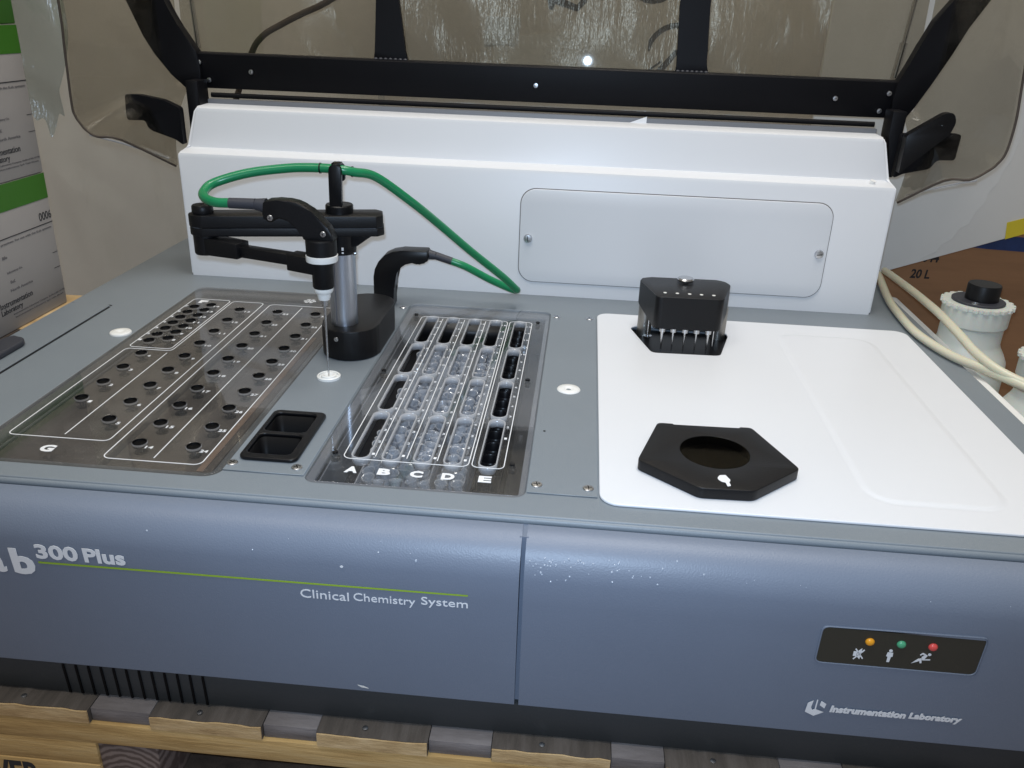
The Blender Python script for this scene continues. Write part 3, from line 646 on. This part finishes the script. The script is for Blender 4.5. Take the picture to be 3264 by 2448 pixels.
# ------------------------------------------------------------------ green hose (held at both ends and by the guide)
hose = [(-.3010, .7092, .1597), (-.3160, .7115, .1592), (-.3300, .7230, .1600), (-.3370, .7380, .1622), (-.3330, .7530, .1675), (-.3061, .7640, .1755), (-.2722, .7715, .1803), (-.2480, .7735, .1818), (-.2245, .7740, .1815), (-.2100, .7800, .1785), (-.1937, .7990, .1712), (-.1644, .8300, .1413), (-.1443, .8600, .1151), (-.1151, .8900, .0807), (-.0829, .9200, .0457), (-.0690, .9360, .0275), (-.0675, .9450, .0225), (-.0740, .9480, .0225), (-.0991, .9420, .0345), (-.1250, .9320, .0505), (-.1425, .9300, .0571)]
hs = MB().tube(hose, .0042, 16, 8).build('hose', 'green_hose', None, 60)
tag(hs, 'green flexible hose arching over the black sampling arm', 'hose')
for x, y_, z, dx in ((-.2400, .7737, .1818, 0), (-.2118, .7795, .1790, 1)):
    t = MB(); t.lathe(0, 0, [(.0046, -.0006), (.0049, -.0006), (.0049, .0006), (.0046, .0006)], 20, Matrix.Translation((x, y_, z)) @ Matrix.Rotation(PI/2, 4, 'Y')); t.build('cable_tie', 'black_plastic', hs)

# ------------------------------------------------------------------ reagent cover (F, G)
DX = .0437; DY = .03535
holes = []
nums = []
def hole(x, y_, n, dx=.0120, dy=-.0082, rad=.0056): holes.append((x, y_, rad)); nums.append((str(n), x+dx, y_+dy))
for i in range(10): hole(-.2884, .5630+DY*i, 24+i)
for i in range(10): hole(-.3321, .5630+DY*i, 14+i)
for i in range(9): hole(-.3760, .5985+DY*i, 5+i)
for i in range(4): hole(-.4200, .6340+DY*i, 1+i)
for i in range(7): hole(-.4288, .7735+.01798*i, 1+i, -.0085, -.0015, .0054)
for i in range(7): hole(-.4130, .7825+.01798*i, 8+i, .0090, -.0062, .0054)
rc = thing('reagent_cover', 'smoked clear cover with round numbered holes, lettered F and G', 'cover', (-.353, .737, -.0026))
plate_obj('cover_sheet', [rr(RC[0], RC[1], RC[2], RC[3], .011)]+[circ(x, y_, rd+.0008, 24) for x, y_, rd in holes], -.0025, .0008, 'smoked_cover', rc, .0005, None)
ZP = .00095
def strokes(polys, w=.0004):
    """outline prints: closed or open polylines with a line width"""
    out = []
    for q, closed in polys:
        n = len(q); rng = range(n if closed else n-1)
        Lp, Rp = [], []
        for i in range(n):
            a = Vector(q[i-1]) if (i or closed) else None; c = Vector(q[(i+1) % n]) if (i < n-1 or closed) else None; p_ = Vector(q[i])
            t = ((p_-a).normalized() if a is not None else Vector((0, 0)))+((c-p_).normalized() if c is not None else Vector((0, 0))); t.normalize(); nn = Vector((-t.y, t.x))
            Lp.append(p_+nn*w); Rp.append(p_-nn*w)
        bm = bmesh.new(); V = [[bm.verts.new((v.x, v.y, z)) for v in S_] for S_, z in ((Lp, ZP), (Rp, ZP), (Lp, ZP+.0002), (Rp, ZP+.0002))]
        for i in rng:
            j = (i+1) % n
            bm.faces.new((V[2][i], V[2][j], V[3][j], V[3][i])); bm.faces.new((V[0][i], V[1][i], V[1][j], V[0][j]))
            bm.faces.new((V[0][i], V[0][j], V[2][j], V[2][i])); bm.faces.new((V[1][i], V[3][i], V[3][j], V[1][j]))
        me = bpy.data.meshes.new('s'); bm.to_mesh(me); bm.free(); out.append(me)
    return out
gfr = round_poly([(-.4330, .5600), (-.3560, .5600), (-.3560, .9055), (-.3935, .9055), (-.3935, .7480), (-.4390, .7480), (-.4390, .5600)][0:6]+[(-.4390, .5600)], .006, 5)
gfr = round_poly([(-.4390, .5600), (-.3560, .5600), (-.3560, .9055), (-.3930, .9055), (-.3930, .7480), (-.4390, .7480)], .006, 5)
joined('outline_print', strokes([(rr(-.4395, .7525, -.3960, .9072, .005), True), (gfr, True), (rr(-.3475, .5342, -.2705, .9030, .006), True), ([(-.3948, .5660), (-.3948, .7420)], False), ([(-.3090, .5395), (-.3090, .8975)], False)]), 'print_white', rc)
joined('number_print', [text_mesh(s_, x-.0016*len(s_), y_-.0018, .0031*len(s_), .0040, FLAT(ZP), .0002, .015) for s_, x, y_ in nums], 'print_white', rc)
joined('letter_print', [text_mesh('G', -.4000, -.0, .0110, .0105, Matrix.Translation((0, .5370, ZP)), .0002, .05), text_mesh('F', -.4300, 0, .0095, .0095, Matrix.Translation((0, .8935, ZP)), .0002, .05)], 'print_white', rc)
fx, fy = -.3076, .9225; snow = []
for k in range(6):
    a = PI*k/3; d = Vector((math.cos(a), math.sin(a))); e = Vector((-d.y, d.x)); c = Vector((fx, fy))
    snow.append(([tuple(c), tuple(c+d*.0070)], False))
    for f_ in (.0038, .0055):
        snow.append(([tuple(c+d*f_+(d*.5+e)*.0020), tuple(c+d*f_), tuple(c+d*f_+(d*.5-e)*.0020)], False))
joined('snowflake_print', strokes(snow, .0005), 'print_white', rc)
nk = MB().lathe(0, 0, [(.0050, -.0084), (.0050, -.0080), (.0022, -.0078), (.0022, -.0034), (.0056, -.0030), (.0056, .0009), (.0050, .0011), (.0046, -.0004), (0, -.0006)], 24).mesh('hole_shade_disc')  # black discs fill the holes, standing in for their dark insides
rg = MB().lathe(0, 0, [(.00610, -.0012), (.0059, .0003), (.00565, .0003), (.00565, -.0012), (.00610, -.0012)], 24).bm
for f_ in [f_ for f_ in rg.faces if len(f_.verts) > 4]: rg.faces.remove(f_)
rgm = bpy.data.meshes.new('hole_rim'); rg.to_mesh(rgm)
fr_ = None
for x, y_, rd in holes:
    if fr_ is None: fr_ = link_mesh('hole_rim', rgm, 'cover_edge', rc, 40); fr_.location = (x, y_, 0)
    else: copy_at(fr_, (x, y_, 0), rc)
reag = thing('reagent_rack', 'dark rack of black discs that stand in for shaded holes in the smoked cover', 'rack', (-.353, .737, -.0599))
MB().box(RP[0]+.004, -.3545, RP[1]+.006, RP[3]-.030, -.0598, -.0086, .002).build('rack_block', 'tray_floor', reag)
MB().box(-.3492, RP[2]-.006, RP[1]+.006, RP[3]-.030, -.0598, -.0086, .002).build('rack_block', 'tray_floor', reag)
MB().box(-.2775, -.2720, .5400, .8300, -.0085, -.0078, .0003).build('beige_strip', 'strip_beige', reag)  # beige bar along the right column of holes
first = None
for x, y_, rd in holes:
    if first is None: first = link_mesh('hole_shade_disc', nk, 'well_black', reag, 40); first.location = (x, y_, 0)
    else: copy_at(first, (x, y_, 0), reag)

# ------------------------------------------------------------------ sample cover (A to E)
sc = thing('sample_cover', 'clear cover with slotted columns lettered A to E', 'cover', (-.108, .732, -.0026))
colx = [-.1572, -.1336, -.1088, -.0852, -.0580]
slots = []
rows = [(.5630, .6460), (.6500, .7290), (.7325, .8120), (.8150, .8980)]
for i, x in enumerate(colx):
    for a, b_ in rows: slots.append((x-.0069, a, x+.0069, b_))
fx_ = [(-.1773, .5690), (-.1771, .7350), (-.1772, .9000), (-.0389, .8975), (-.0389, .7350), (-.0389, .5700)]
plate_obj('cover_sheet', [rr(SCV[0], SCV[1], SCV[2], SCV[3], .009)]+[rr(a, b_, c, d, .0068, 7) for a, b_, c, d in slots]+[circ(x, y_, .0024, 14) for x, y_ in fx_], -.0025, .0008, 'clear_cover', sc, .0004, None)
for a, b_, c, d in slots:
    plate_obj('slot_edge', [rr(a-.0004, b_-.0004, c+.0004, d+.0004, .0070, 7), rr(a+.0005, b_+.0005, c-.0005, d-.0005, .0063, 7)], -.0062, .00100, 'cover_edge', sc)
for x, y_ in fx_: MB().lathe(x, y_, [(.0036, -.0062), (.0036, -.0027), (.0022, -.0020), (.0022, .0016), (0, .0017)], 16).build('rubber_stud', 'black_plastic', sc)
joined('outline_print', strokes([(rr(-.1694, .5607, -.0722, .8948, .006), True), (rr(-.0697, .5612, -.0450, .8952, .005), True)]+[([(x, .5665), (x, .8904)], False) for x in (-.1451, -.1205, -.0967)], .00035), 'print_white', sc)
cn = []
for i, x in enumerate(colx[:4]):
    for k in range(16):
        y_ = .5705+.0207*k; s_ = str(k+1); cn.append(text_mesh(s_, x+.0086-(.0010 if len(s_) > 1 else 0), y_-.0015, .0022*len(s_), .0030, FLAT(ZP), .0002, .0))
for k in range(14): s_ = str(k+1); y_ = .6115+.0207*k; cn.append(text_mesh(s_, colx[4]+.0088-(.0008 if len(s_) > 1 else 0), y_-.0015, .0022*len(s_), .0030, FLAT(ZP), .0002, .0))
joined('number_print', cn, 'print_white', sc)
joined('letter_print', [text_mesh(c, x-.0048, 0, .0098, .0092, Matrix.Translation((0, .5395, ZP)), .0002, .05) for c, x in zip('ABCDE', (-.1580, -.1331, -.1087, -.0849, -.0572))], 'print_white', sc)

# ------------------------------------------------------------------ racks in the sample tray
cup = MB().lathe(0, 0, [(.0012, -.033), (.0030, -.020), (.0046, -.0100), (.0052, -.0095), (.0052, -.0085), (.0044, -.0088), (.0026, -.0200), (.0008, -.031), (0, -.031)], 12).mesh('sample_cup')
def rack(name, label, cat, x0, x1, y0, y1, cols, n, pitch, ystart, mat, cupmat, me, jit, part='sample_cup', zt=-.0125):
    t = thing(name, label, cat, ((x0+x1)/2, (y0+y1)/2, -.0479))
    MB().box(x0, x1, y0, y1, -.0478, zt-.022, .001).build('rack_base', mat, t)
    for xa in (x0, x1-.0012): MB().box(xa, xa+.0012, y0, y1, zt-.0219, zt, .0003).build('rack_side', mat, t)
    for ya in (y0, y1-.0012): MB().box(x0+.0013, x1-.0013, ya, ya+.0012, zt-.0219, zt, .0003).build('rack_side', mat, t)
    f = None
    for x in cols:
        for k in range(n):
            lx, ly = x+random.uniform(-jit, jit), ystart+pitch*k+random.uniform(-jit, jit)
            if f is None: f = link_mesh(part, me, cupmat, t, 40); q = f; q.location = (lx, ly, 0)
            else: q = copy_at(f, (lx, ly, 0), t, random.uniform(0, 6))
            q.rotation_euler = (random.uniform(-2*jit, 2*jit)*100, random.uniform(-2*jit, 2*jit)*100, 0)
    return t
rack('cup_rack', 'wide clear rack of conical sample cups under letters B and C', 'rack', -.1575, -.1015, .5420, .8290, (-.1500, -.1385, -.1275, -.1165, -.1070), 27, .0104, .5500, 'rack_plastic', 'cup_plastic', cup, .0016)
rack('cup_rack', 'narrow clear rack holding one row of cups under letter D', 'rack', -.0945, -.0745, .5420, .8450, (-.0895, -.0795), 28, .0104, .5500, 'rack_plastic', 'cup_plastic', cup, .0010)
vial = MB().lathe(0, 0, [(.0086, -.034), (.0086, -.0080), (.0080, -.0072), (.0074, -.0080), (.0074, -.030), (0, -.030)], 20).mesh('vial')
rack('vial_rack', 'black rack of round dark vials under letter E', 'rack', -.0690, -.0470, .5480, .9050, (-.0580,), 16, .0207, .5700, 'well_black', 'vial_black', vial, 0, 'vial')

# ------------------------------------------------------------------ hexagonal inspection lid lying on the white worktop
hx = [(.0756, .6405), (.1525, .6430), (.1782, .5764), (.1380, .5378), (.0987, .5366), (.0559, .5730)]
hl = thing('hexagonal_lid', 'flat black hexagonal lid with round window and white pointing hand', 'lid', (.117, .588, .0025))
ctr = [(.0900+.0270*0, 0)]
wcx, wcy = .1168, .5945
plate_obj('lid_plate', [round_poly([(.0756, .6400), (.0885, .6400), (.0889, .6385), (.1428, .6402), (.1432, .6420), (.1530, .6425), (.1782, .5764), (.1380, .5378), (.0987, .5366), (.0559, .5730)], .004, 3), circ(wcx, wcy, .0268, 40)], .0026, .0115, 'black_plastic', hl, .0008, 30)
plate_obj('window', [circ(wcx, wcy, .0267, 40)], .0098, .0113, 'indicator_glass', hl)
plate_obj('window_back', [circ(wcx, wcy, .0267, 40)], .0027, .0040, 'well_black', hl)
hand = round_poly([(.1134, .5529), (.1154, .5569), (.1199, .5578), (.1207, .5553), (.1224, .5508), (.1216, .5481), (.1210, .5478), (.1216, .5423), (.1190, .5412), (.1183, .5467), (.1158, .5473), (.1136, .5502)], .0006, 2)
plate_obj('hand_print', [hand], .0117, .0119, 'print_white', hl)

# ------------------------------------------------------------------ bottles and tubes on the right
def carboy(x, y_, s, label, ztop):
    t = thing('carboy', label, 'bottle', (x, y_, -.2995), 'white bottles beside the analyzer')
    z = ztop
    MB().lathe(x, y_, [(.043*s, -.2995), (.046*s, -.295), (.046*s, z-.075), (.045*s, z-.066), (.041*s, z-.058), (.036*s, z-.050), (.034*s, z-.045), (.034*s, z-.024), (0, z-.024)], 40).build('bottle_body', 'carboy', t, 40)
    c = MB(); pts = []
    nt = 22
    for k in range(nt):
        for f_, rd in ((-.30, .0372), (-.22, .0395), (.22, .0395), (.30, .0372)):
            a = 2*PI*(k+f_)/nt; pts.append((x+rd*s*math.cos(a), y_+rd*s*math.sin(a)))
    c.prism(pts, z-.0040, z-.0002, 'z', 0)
    c.lathe(x, y_, [(.0350*s, z-.026), (.0365*s, z-.024), (.0368*s, z-.0041), (0, z-.0041)], 40)
    cap = c.build('ring_cap', 'carboy', t, 30)
    MB().lathe(x, y_, [(.0285*s, z), (.0288*s, z+.0020), (.0280*s, z+.0026), (0, z+.0026)], 40).build('black_disc', 'grey_rubber', t)
    k_b = MB().lathe(x+.003, y_, [(.0180*s, z+.0027), (.0180*s, z+.0190), (.0172*s, z+.0205), (0, z+.0206)], 32).build('black_knob', 'black_plastic', t)
    MB().lathe(x-.012*s, y_-.020*s, [(.0045*s, z+.0027), (.0045*s, z+.0034), (.0036*s, z+.0034), (.0036*s, z+.0028)], 16).build('wire_loop', 'screw_steel', t)
    return t
carboy(.4540, .9560, .97, 'white bottle with toothed cap and tall black knob behind tubes', .0380)
carboy(.5130, .8760, .97, 'white bottle with black knob, standing lower than the toothed one', .0050)
def tubing(pts, rad, label):
    return tag(MB().tube(pts, rad, 12, 8).build('silicone_tube', 'tube_silicone', None, 60), label, 'tube', 'pale tubes beside the analyzer')
tubing([(.4080, 1.150, .010), (.3910, 1.050, .0065), (.3850, .9900, .0060), (.3830, .9350, .0058), (.3880, .8930, .0058), (.3990, .8540, .0058), (.4170, .8240, .0060), (.4420, .7900, .0030), (.4900, .7500, -.010)], .0047, 'pale tube lying along the right edge of the grey deck')
tubing([(.4150, 1.150, .016), (.4120, 1.050, .0220), (.4095, .9850, .0250), (.4080, .9350, .0260), (.4080, .8800, .0230), (.4130, .8400, .0160), (.4310, .8050, .0080), (.4900, .7600, -.004)], .0046, 'pale tube passing in front of the toothed bottle cap')
# ------------------------------------------------------------------ cartons and timber on the left
def carton(z0, z1, label):
    t = thing('carton', label, 'box', (-.75, .76, z0), 'white and green cartons stacked beside the analyzer')
    MB().box(-.90, -.6000, .560, .9130, z0+.0003, z1, .0015).build('carton_body', 'carton_white', t)
    return t
YZ = lambda x_: Matrix(((0, 0, 1, x_), (1, 0, 0, 0), (0, 1, 0, 0), (0, 0, 0, 1)))      # local xy -> world yz, thickness towards +X
cA = carton(-.0150, .1372, 'white carton with green band and number 0006, lower in its stack')
cB = carton(.1374, .2895, 'white carton with green band near its top, upper in its stack')
for t, z, dy in ((cA, 0, 0), (cB, .1520, .027)):
    link_mesh('green_band', plate([[(.562, z+.1095), (.9122, z+.1095), (.9122, z+.1370), (.562, z+.1370)]], .0003, YZ(-.5999)), 'carton_green', t)
    T = lambda s_, y_, zz, w, h, bo=.02: text_mesh(s_, y_+dy, z+zz, w, h, YZ(-.5998), .0002, bo)
    ln = lambda y0, y1, zz, h: plate([[(y0, z+zz), (y1, z+zz), (y1, z+zz+h), (y0, z+zz+h)]], .0002, YZ(-.5998))
    big = [T('Instrumentation', .7975, .0128, .0555, .0064, .005), T('Laboratory', .7975, .0040, .0360, .0078, .005), ln(.60, .9122, .0820, .0009), ln(.9020, .9115, .0475, .0005), ln(.9000, .9115, .0300, .0005)]
    if not dy: big.append(T('0006', .8895, .0868, .0225, .0090, 0))
    joined('lettering', big, 'print_black', t)
    joined('small_print', [T('Instrumentation Laboratory Company, Bedford MA 01730', .816-dy, .0012, .0950, .0024), T('Instrumentation Laboratory SpA Viale Monza', .818-dy, -.0026, .0900, .0024),
        T('pressions. For use with the ILab systems', .818-dy, .0755, .0900, .0030), T('Laboratory Co.', .8190, .0455, .0260, .0030), T('Ref.', .8215, .0350, .0080, .0034, .05), T('North America', .8190, .0265, .0385, .0030), T('life', .8160, .0620, .0080, .0034, .04)], 'print_grey', t)
cC = carton(.2897, .4200, 'plain green carton on top of the white carton stack')
for o_ in cC.children: o_.data.materials.clear(); o_.data.materials.append(MATS['carton_green'])
tb = thing('timber_stack', 'rough timber bearers under the white cartons', 'timber', (-.75, .76, -.2999))
MB().box(-.92, -.5930, .8200, .9400, -.0450, -.0152, .001).build('bearer', 'wood_end', tb); MB().box(-.92, -.5990, .52, .8195, -.0400, -.0152, .001).build('bearer', 'wood_dark', tb)
MB().box(-.92, -.62, .52, .94, -.2998, -.0452, .002).build('bearer', 'wood_dark', tb)

# ------------------------------------------------------------------ things behind the analyzer
pc = thing('printed_carton', 'large pale carton with black handling symbols behind the raised lid', 'box', (.1, 1.5, -.2999))
MB().box(-.30, .66, 1.452, 1.60, -.2998, .75, .004).build('carton_body', 'wrapped_carton', pc)
BK = XZ(1.4519)
sy_ = [[(-.0760, .3500), (-.0690, .3240), (-.0640, .3230), (-.0600, .3320), (-.0251, .3220), (-.0110, .3360), (-.0110, .3900), (-.0200, .3900), (-.0200, .3400), (-.0260, .3320), (-.0600, .3440), (-.0640, .3520)]]
ring = [(.1350+.0500*math.cos(t), .2640+.0480*math.sin(t)) for t in [PI*(.05+.90*k/20) for k in range(21)]]+[(.1350+.0430*math.cos(t), .2620+.0420*math.sin(t)) for t in [PI*(.95-.90*k/20) for k in range(21)]]
sy_.append(ring)
sy_.append([(.0980, .2330), (.1330, .2730), (.1400, .2700), (.1120, .2330)]); sy_.append([(.0880, .2380), (.1120, .2560), (.1135, .2535), (.0890, .2350)])
sy_.append([(.0660, .3600), (.0682, .3430), (.0780, .3385), (.0904, .3370), (.1030, .3390), (.1114, .3430), (.1130, .3600)])
joined('symbol_print', [plate([q], .0003, BK) for q in sy_], 'print_black', pc)
link_mesh('paper_sheet', plate([[(-.1560, .2100), (.0895, .2200), (.0895, .3095), (-.1560, .2790)]], .0006, XZ(1.4514)), 'paper_pale', pc)
link_mesh('paper_sheet', plate([[(-.1700, .2690), (-.1180, .2700), (-.1130, .3100), (-.1680, .3110)]], .0006, XZ(1.4506)), 'board_paper', pc)
wb_ = thing('leaning_board', 'white board with torn paper layer and yellow tape, leaning at an angle', 'board', (.62, 1.20, -.0))
bq = [(.3000, -.0480), (.9200, .1810), (.9200, .8000), (.3000, .8000)]
MB().prism(bq, 1.2000, 1.2080, 'y', .001).build('board_panel', 'board_white', wb_)
tear = [(.3010, -.0470), (.4780, .0185)]
for px_, pz_ in ((.4790, .0230), (.4880, .0300), (.4960, .0330), (.5020, .0450), (.5130, .0520), (.5200, .0680), (.5300, .0740), (.5350, .0900), (.5440, .1040), (.5460, .1180), (.5540, .1300), (.5580, .1480), (.5640, .1600), (.5700, .2000), (.5740, .2400), (.5800, .2800), (.5900, .4000), (.60, .6)): tear.append((px_, pz_))
tear += [(.3010, .6)]
link_mesh('torn_paper', plate([tear], .0006, XZ(1.1999)), 'board_paper', wb_)
link_mesh('yellow_tape', plate([[(.5830, .0560), (.6600, .0850), (.6600, .1060), (.5800, .0790)]], .0006, XZ(1.1999)), 'yellow_tape', wb_)
kb = thing('brown_carton', 'brown cardboard carton marked 20 L behind the white bottles', 'box', (.8, 1.4, -.2999))
MB().box(.395, 1.15, 1.3000, 1.44, -.2998, .0620, .003).build('carton_body', 'kraft', kb)
joined('lettering', [text_mesh('20 L', .5080, -.0330, .0290, .0145, XZ(1.2999), .0002, .03, .1), text_mesh('1044', .5150, -.0070, .0300, .0135, XZ(1.2999), .0002, .03, .1)], 'print_black', kb)
link_mesh('blue_tape', plate([[(.5800, .0200), (.6100, .0180), (.72, .0150), (.72, .0360), (.6300, .0390), (.5850, .0380)]], .0006, XZ(1.2999)), 'blue_tape', kb)
cd = MB().tube([(-.5600, 1.35, .1500), (-.5120, 1.33, .2420), (-.4870, 1.32, .2720), (-.4560, 1.32, .2900), (-.4250, 1.32, .3050), (-.3800, 1.32, .3260), (-.30, 1.33, .38), (-.25, 1.36, .52)], .0045, 12, 8).build('power_cord', 'cord_brown', None, 60)
tag(cd, 'thin brown cord hanging behind the smoked lid', 'cord')
def film(name, label, x0, x1, z0, z1, Y, amp, seed, mat, shape=None, n=40):
    rnd = random.Random(seed); ph_ = [(rnd.uniform(6, 40), rnd.uniform(6, 60), rnd.uniform(0, 6), rnd.uniform(.3, 1)) for _ in range(7)]
    g_ = []
    for j in range(n+1):
        row = []
        for i in range(n+1):
            u, v = i/n, j/n
            if shape: x, z = shape(u, v)
            else: x, z = x0+(x1-x0)*u, z0+(z1-z0)*v
            d = sum(w_*math.sin(a*x*2+b_*z*.6+c) for a, b_, c, w_ in ph_)/3.5
            d += .6*abs(math.sin(22*(x+z*.7)+math.sin(30*z)))
            row.append((x, Y+amp*d, z))
        g_.append(row)
    return tag(MB().sheet(g_, .0004).build(name, mat, None, 60), label, 'film')
film('plastic_film', 'crumpled clear plastic film over the pale printed carton', -.34, .68, .10, .60, 1.425, .007, 5, 'film')
film('plastic_film', 'crumpled clear plastic film hanging over the white cartons', 0, 0, 0, 0, .955, .014, 9, 'film_thick',
     lambda u, v: (-.636+(u-.5)*(.080+.09*v)+.006*math.sin(11*v+4*u), .172+.085*abs(u-.72)+.006*math.sin(23*u)+.24*v))
film('plastic_film', 'loose clear plastic film hanging in front of the beige wall', -1.05, -.36, -.28, .60, 1.56, .012, 21, 'film')
bd_ = MB(); rb = random.Random(11)
for k in range(70):                       # pale glossy bumps added for the glints on the door shoulder
    x = -.018+abs(rb.gauss(0, .045)) if k < 55 else rb.uniform(-.30, .35); t = min(.95, max(.05, rb.gauss(.5, .18)))
    if -.0252 < x < -.0205: continue
    i = 4+int(t*4); f_ = t*4-int(t*4); ya = prof[i][0]*(1-f_)+prof[i+1][0]*f_; za = prof[i][1]*(1-f_)+prof[i+1][1]*f_
    rd = rb.uniform(.0003, .0009) if x < .1 else .0003
    bd_.lathe(0, 0, [(rd, -rd*.3), (rd*.8, rd*.35), (0, rd*.6)], 8, Matrix.Translation((x, ya, za)) @ Matrix.Rotation(math.radians(45), 4, 'X') @ Matrix.Diagonal((1, rb.uniform(.9, 1.8), 1, 1)))
o = bd_.build('glint_bumps', 'glint_pale', dr, 60); o['kind'] = 'stuff'
